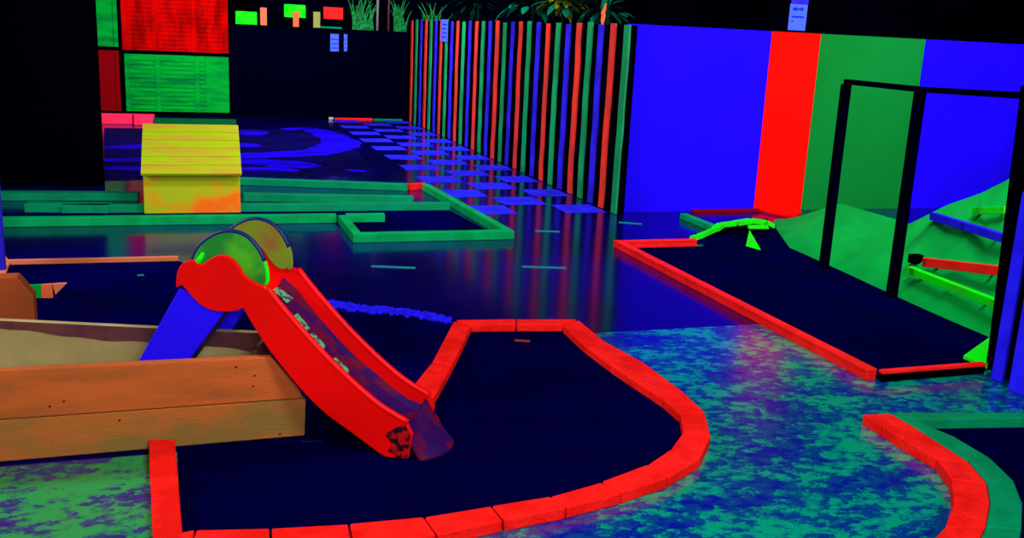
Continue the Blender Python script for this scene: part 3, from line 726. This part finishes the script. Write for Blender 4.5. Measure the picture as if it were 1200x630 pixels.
chute = q.build('chute', PLPURP, sl, smooth=False)
# rounded lip at the exit
q = MB(); se, ze = floor_pts[-1]; prev = None
lip = []
for i in range(9):
    t = i/8; s = se + .15*t; z = ze*(1-t)**1.4*.9 + .028*(1-t) + .016
    lip.append((s, z))
def lip_row(i):
    s, z = lip[i]; t = i/8; out = []
    for k in range(13):
        u = 2*k/12-1; rise = (.125-ze)*((1-t)**.75 if u > 0 else (1-t)**2.2)*abs(u)**3
        out.append(W3(s - .075*abs(u)**2.5*t, z + rise, .011 + SW*(.5+.5*u*(1+.04*sin(pi*t)))))
    return out
for i in range(8):
    a_, b_ = lip_row(i), lip_row(i+1)
    for k in range(12):
        q.face([a_[k], a_[k+1], b_[k+1], b_[k]]); q.face([Vector((p.x,p.y,max(.010,p.z-.012))) for p in (a_[k], a_[k+1], b_[k+1], b_[k])])
lipo = q.build('exit_lip', PLPURP, sl, smooth=True)
# worn red patch on the lip
q = MB(); q.prism([W3(*PL(*p), -.0015) for p in ((451,508),(463,501),(474,497),(481,508),(478,535),(466,537),(455,528),(459,519))], sn*.0012); o = q.build('worn_patch', PLDARK, nr); o['label'] = 'dark scuffed patch at the foot of the near side panel'
q = MB(); L4, L6 = lip_row(4), lip_row(6); q.prism([L4[11], L4[12], L6[12], L6[11]], Vector((-.002,-.003,.004))); o = q.build('worn_patch', PLRED, lipo); o['label'] = 'bright red patch on the exit lip'
# stickers on the chute
for px, py in ((331,346),(352,379),(371,401),(398,430)):
    # find the chute point under this pixel
    best = None
    for i in range(len(floor_pts)-1):
        s, z = floor_pts[i]; s2, z2 = floor_pts[i+1]
        tan = (W3(s2,z2,0)-W3(s,z,0)).normalized(); nn = sn.cross(tan); nn = nn if nn.z > 0 else -nn
        r_ = ray(px, py); k = (W3(s,z,0)-EYE).dot(nn)/r_.dot(nn); X = EYE + r_*k; ss = (X-E0f).dot(sd_); ww = (X-E0f).dot(sn)
        if s <= ss <= s2 and (best is None): best = (X, tan, nn, ww)
    if best:
        X, tan, nn, ww = best; hl = .040; X = X - sn*(ww - min(max(ww,.10),.23))
        q = MB(); X = X + nn*.004; q.prism([X-tan*hl-sn*.030, X+tan*hl-sn*.034, X+tan*hl*.9+sn*.030, X-tan*hl+sn*.026], nn*.0015); o = q.build('sticker', STICK, chute); o['label'] = 'worn green sticker on the chute'
# platform and head shell between the panels
hs = [PL(*p) for p in ((213,309),(206,337),(222,344))]
plat = [PL(*p) for p in ((215,330),(286,341))]
q = MB()
s0_, z0_ = plat[0]; s1_, z1_ = floor_pts[0]
q.prism([W3(s0_, z1_+.0, .023), W3(s1_+.01, z1_+.0, .023), W3(s1_+.01, z1_, SW-.001), W3(s0_, z1_, SW-.001)], -.02); q.build('platform', PLRED, sl)
# green guards: crescent plates rising over the side panels
g_out = smooth_poly([(221,306),(228,292),(240,281),(256,274),(272,274),(287,281),(299,295),(307,313),(309,330),(306,336)], 4)
g_in = smooth_poly([(300,338),(292,334),(283,324),(276,314),(266,306),(254,306),(244,311),(230,313)], 3)
gp = [PL(*p) for p in g_out + g_in]
gn = o = plate(None, .024, .016, PLGREEN, 'top_guard', extra=gp); o['label'] = 'green top guard on the near side'
gf = o = plate(None, SW-.014, .012, PLOLIVE, 'top_guard', extra=[(s-.022,z+.006) for s, z in gp]); o['label'] = 'olive top guard on the far side'
ro = [PL(*p) for p in g_out]
for w, lb in ((.032,'near'), (SW-.006,'far')):
    k = len(ro)
    ds = -.018 if lb == 'far' else 0
    q = MB(); q.tube([W3(s+ds, z+.002, w) for s, z in ro[:k-9]], .009, 10); q.build('guard_rim', PLNAVY, gf if lb == 'far' else gn, smooth=True)
    q = MB(); q.tube([W3(s+ds, z+.002, w) for s, z in ro[k-11:]], .008, 10); o = q.build('guard_rim', LIME if lb == 'near' else PLOLIVE, gf if lb == 'far' else gn, smooth=True); o['label'] = 'worn bright guard edge'
q = MB(); p = PL(233,300); c = W3(p[0], p[1]-.01, .016); q.tube([c-Vector((0,0,.03))-sd_*.02, c+sd_*.01+Vector((0,0,.02))], .016, 8, .006); q.build('guard_bracket', LIME, gn, smooth=True)
# blue ladder
L0_, L1_ = PL(209,338), PL(262,366)
F0, F1 = PL(160,425), PL(222,420)
def ext(a_, b_, z=.0): k = (z-a_[1])/(b_[1]-a_[1]); return (a_[0]+(b_[0]-a_[0])*k, z)
B0 = ext(L0_, F0, .032); B1 = ext(L1_, F1, .032)
B1 = (min(B1[0], B0[0]+.20), B1[1])
Lx = [L0_, (L0_[0]+.10, L0_[1]-.035), L1_, B1, B0]
Mid = [(s, z) for s, z in Lx]
o = plate(None, .006, .016, PLBLUE, 'ladder_side', extra=Lx); o['label'] = 'blue ladder side nearest the viewer'
o = plate(None, SW, .016, PLBLUE, 'ladder_side', extra=Lx); o['label'] = 'blue ladder side on the far side'
q = MB(); a_ = W3(L1_[0]-.012, L1_[1]+.01, .023); b_ = W3(B1[0]-.012, B1[1], .023)
q.prism([a_, a_+sd_*.012, b_+sd_*.012, b_], sn*.075); q.build('ladder_web', PLNAVY, sl)
for k in range(4):
    f = .12 + .24*k; s = L0_[0] + (B0[0]-L0_[0])*f + .03; z = L0_[1] + (B0[1]-L0_[1])*f
    q = MB(); q.prism([W3(s, z, .023), W3(s+.09, z, .023), W3(s+.09, z, SW-.001), W3(s, z, SW-.001)], .025); q.build('step', PLBLUE, sl, bevel=.004)
q = MB(); s, z = PL(207,322); s2, z2 = PL(212,338)
q.prism([W3(s+.012, z+.03, .023), W3(s+.012, z+.03, SW-.001), W3(s2-.0, z2, SW-.001), W3(s2-.0, z2, .023)], sd_*.012); q.build('rear_panel', PANDKR, sl)

# ------------------------------------------------------------------ unseen near-white lamps: key and left ones follow the shadows, others added fill
def lamp(x, y, z, w, h, power, aim, col=(1,1,1), spread=180, label=None):
    ld = bpy.data.lights.new('unseen_lamp', 'AREA'); ld.shape = 'RECTANGLE'; ld.size = w; ld.size_y = h; ld.energy = power; ld.color = col; ld.spread = radians(spread)
    lo = bpy.data.objects.new('unseen_lamp', ld); COL.objects.link(lo); lo.location = (x, y, z)
    lo.rotation_euler = (Vector(aim) - Vector((x,y,z))).to_track_quat('-Z', 'Y').to_euler()
    return lo
LC = (.95,.93,1.0)
lamp(1.3, 1.6, 3.25, 1.2, .5, 120, (1.6, 5.2, 0), LC)
lamp(-4.2, 5.4, 3.1, .7, .5, 240, (1.8, 3.2, 0), LC)
lamp(.5, -3.5, 3.0, 2.6, .8, 350, (3.2, 8.5, .6), LC)  # added fill behind the camera, brightens surfaces turned towards it
lamp(4.6, 4.2, 3.25, 1.2, .4, 120, (5.4, 8.3, .4), LC)  # added wash for the hills and the painted wall
lamp(6.9, 5.0, 3.25, 1.2, .4, 150, (7.6, 8.3, .8), LC)  # added to lift the dim right end of the painted wall
lamp(1.4, 6.6, 3.3, 1.2, .4, 95, (1.0, 10.0, .0), LC, 150)  # added fill over the green lane
lamp(.4, 12.4, 3.3, 1.4, .4, 170, (0.2, 17.1, .8), LC, 150)  # added wash on the shutter facade
lamp(.6, 9.6, 3.3, 1.2, .4, 170, (3.8, 13.0, .6), LC, 150)  # added wash along the striped fence
lamp(2.4, 12.6, 3.3, 1.2, .4, 140, (3.8, 16.0, .6), LC, 150)  # added fill for the far end of the fence

w = bpy.data.worlds.new('dark_room'); scene.world = w; w.use_nodes = True
w.node_tree.nodes['Background'].inputs['Color'].default_value = (.02,.02,.2,1); w.node_tree.nodes['Background'].inputs['Strength'].default_value = .05

scene.view_settings.view_transform = 'Standard'; scene.view_settings.look = 'None'
scene.view_settings.exposure = 0.0; scene.view_settings.gamma = 1.0; scene.view_settings.use_curve_mapping = False
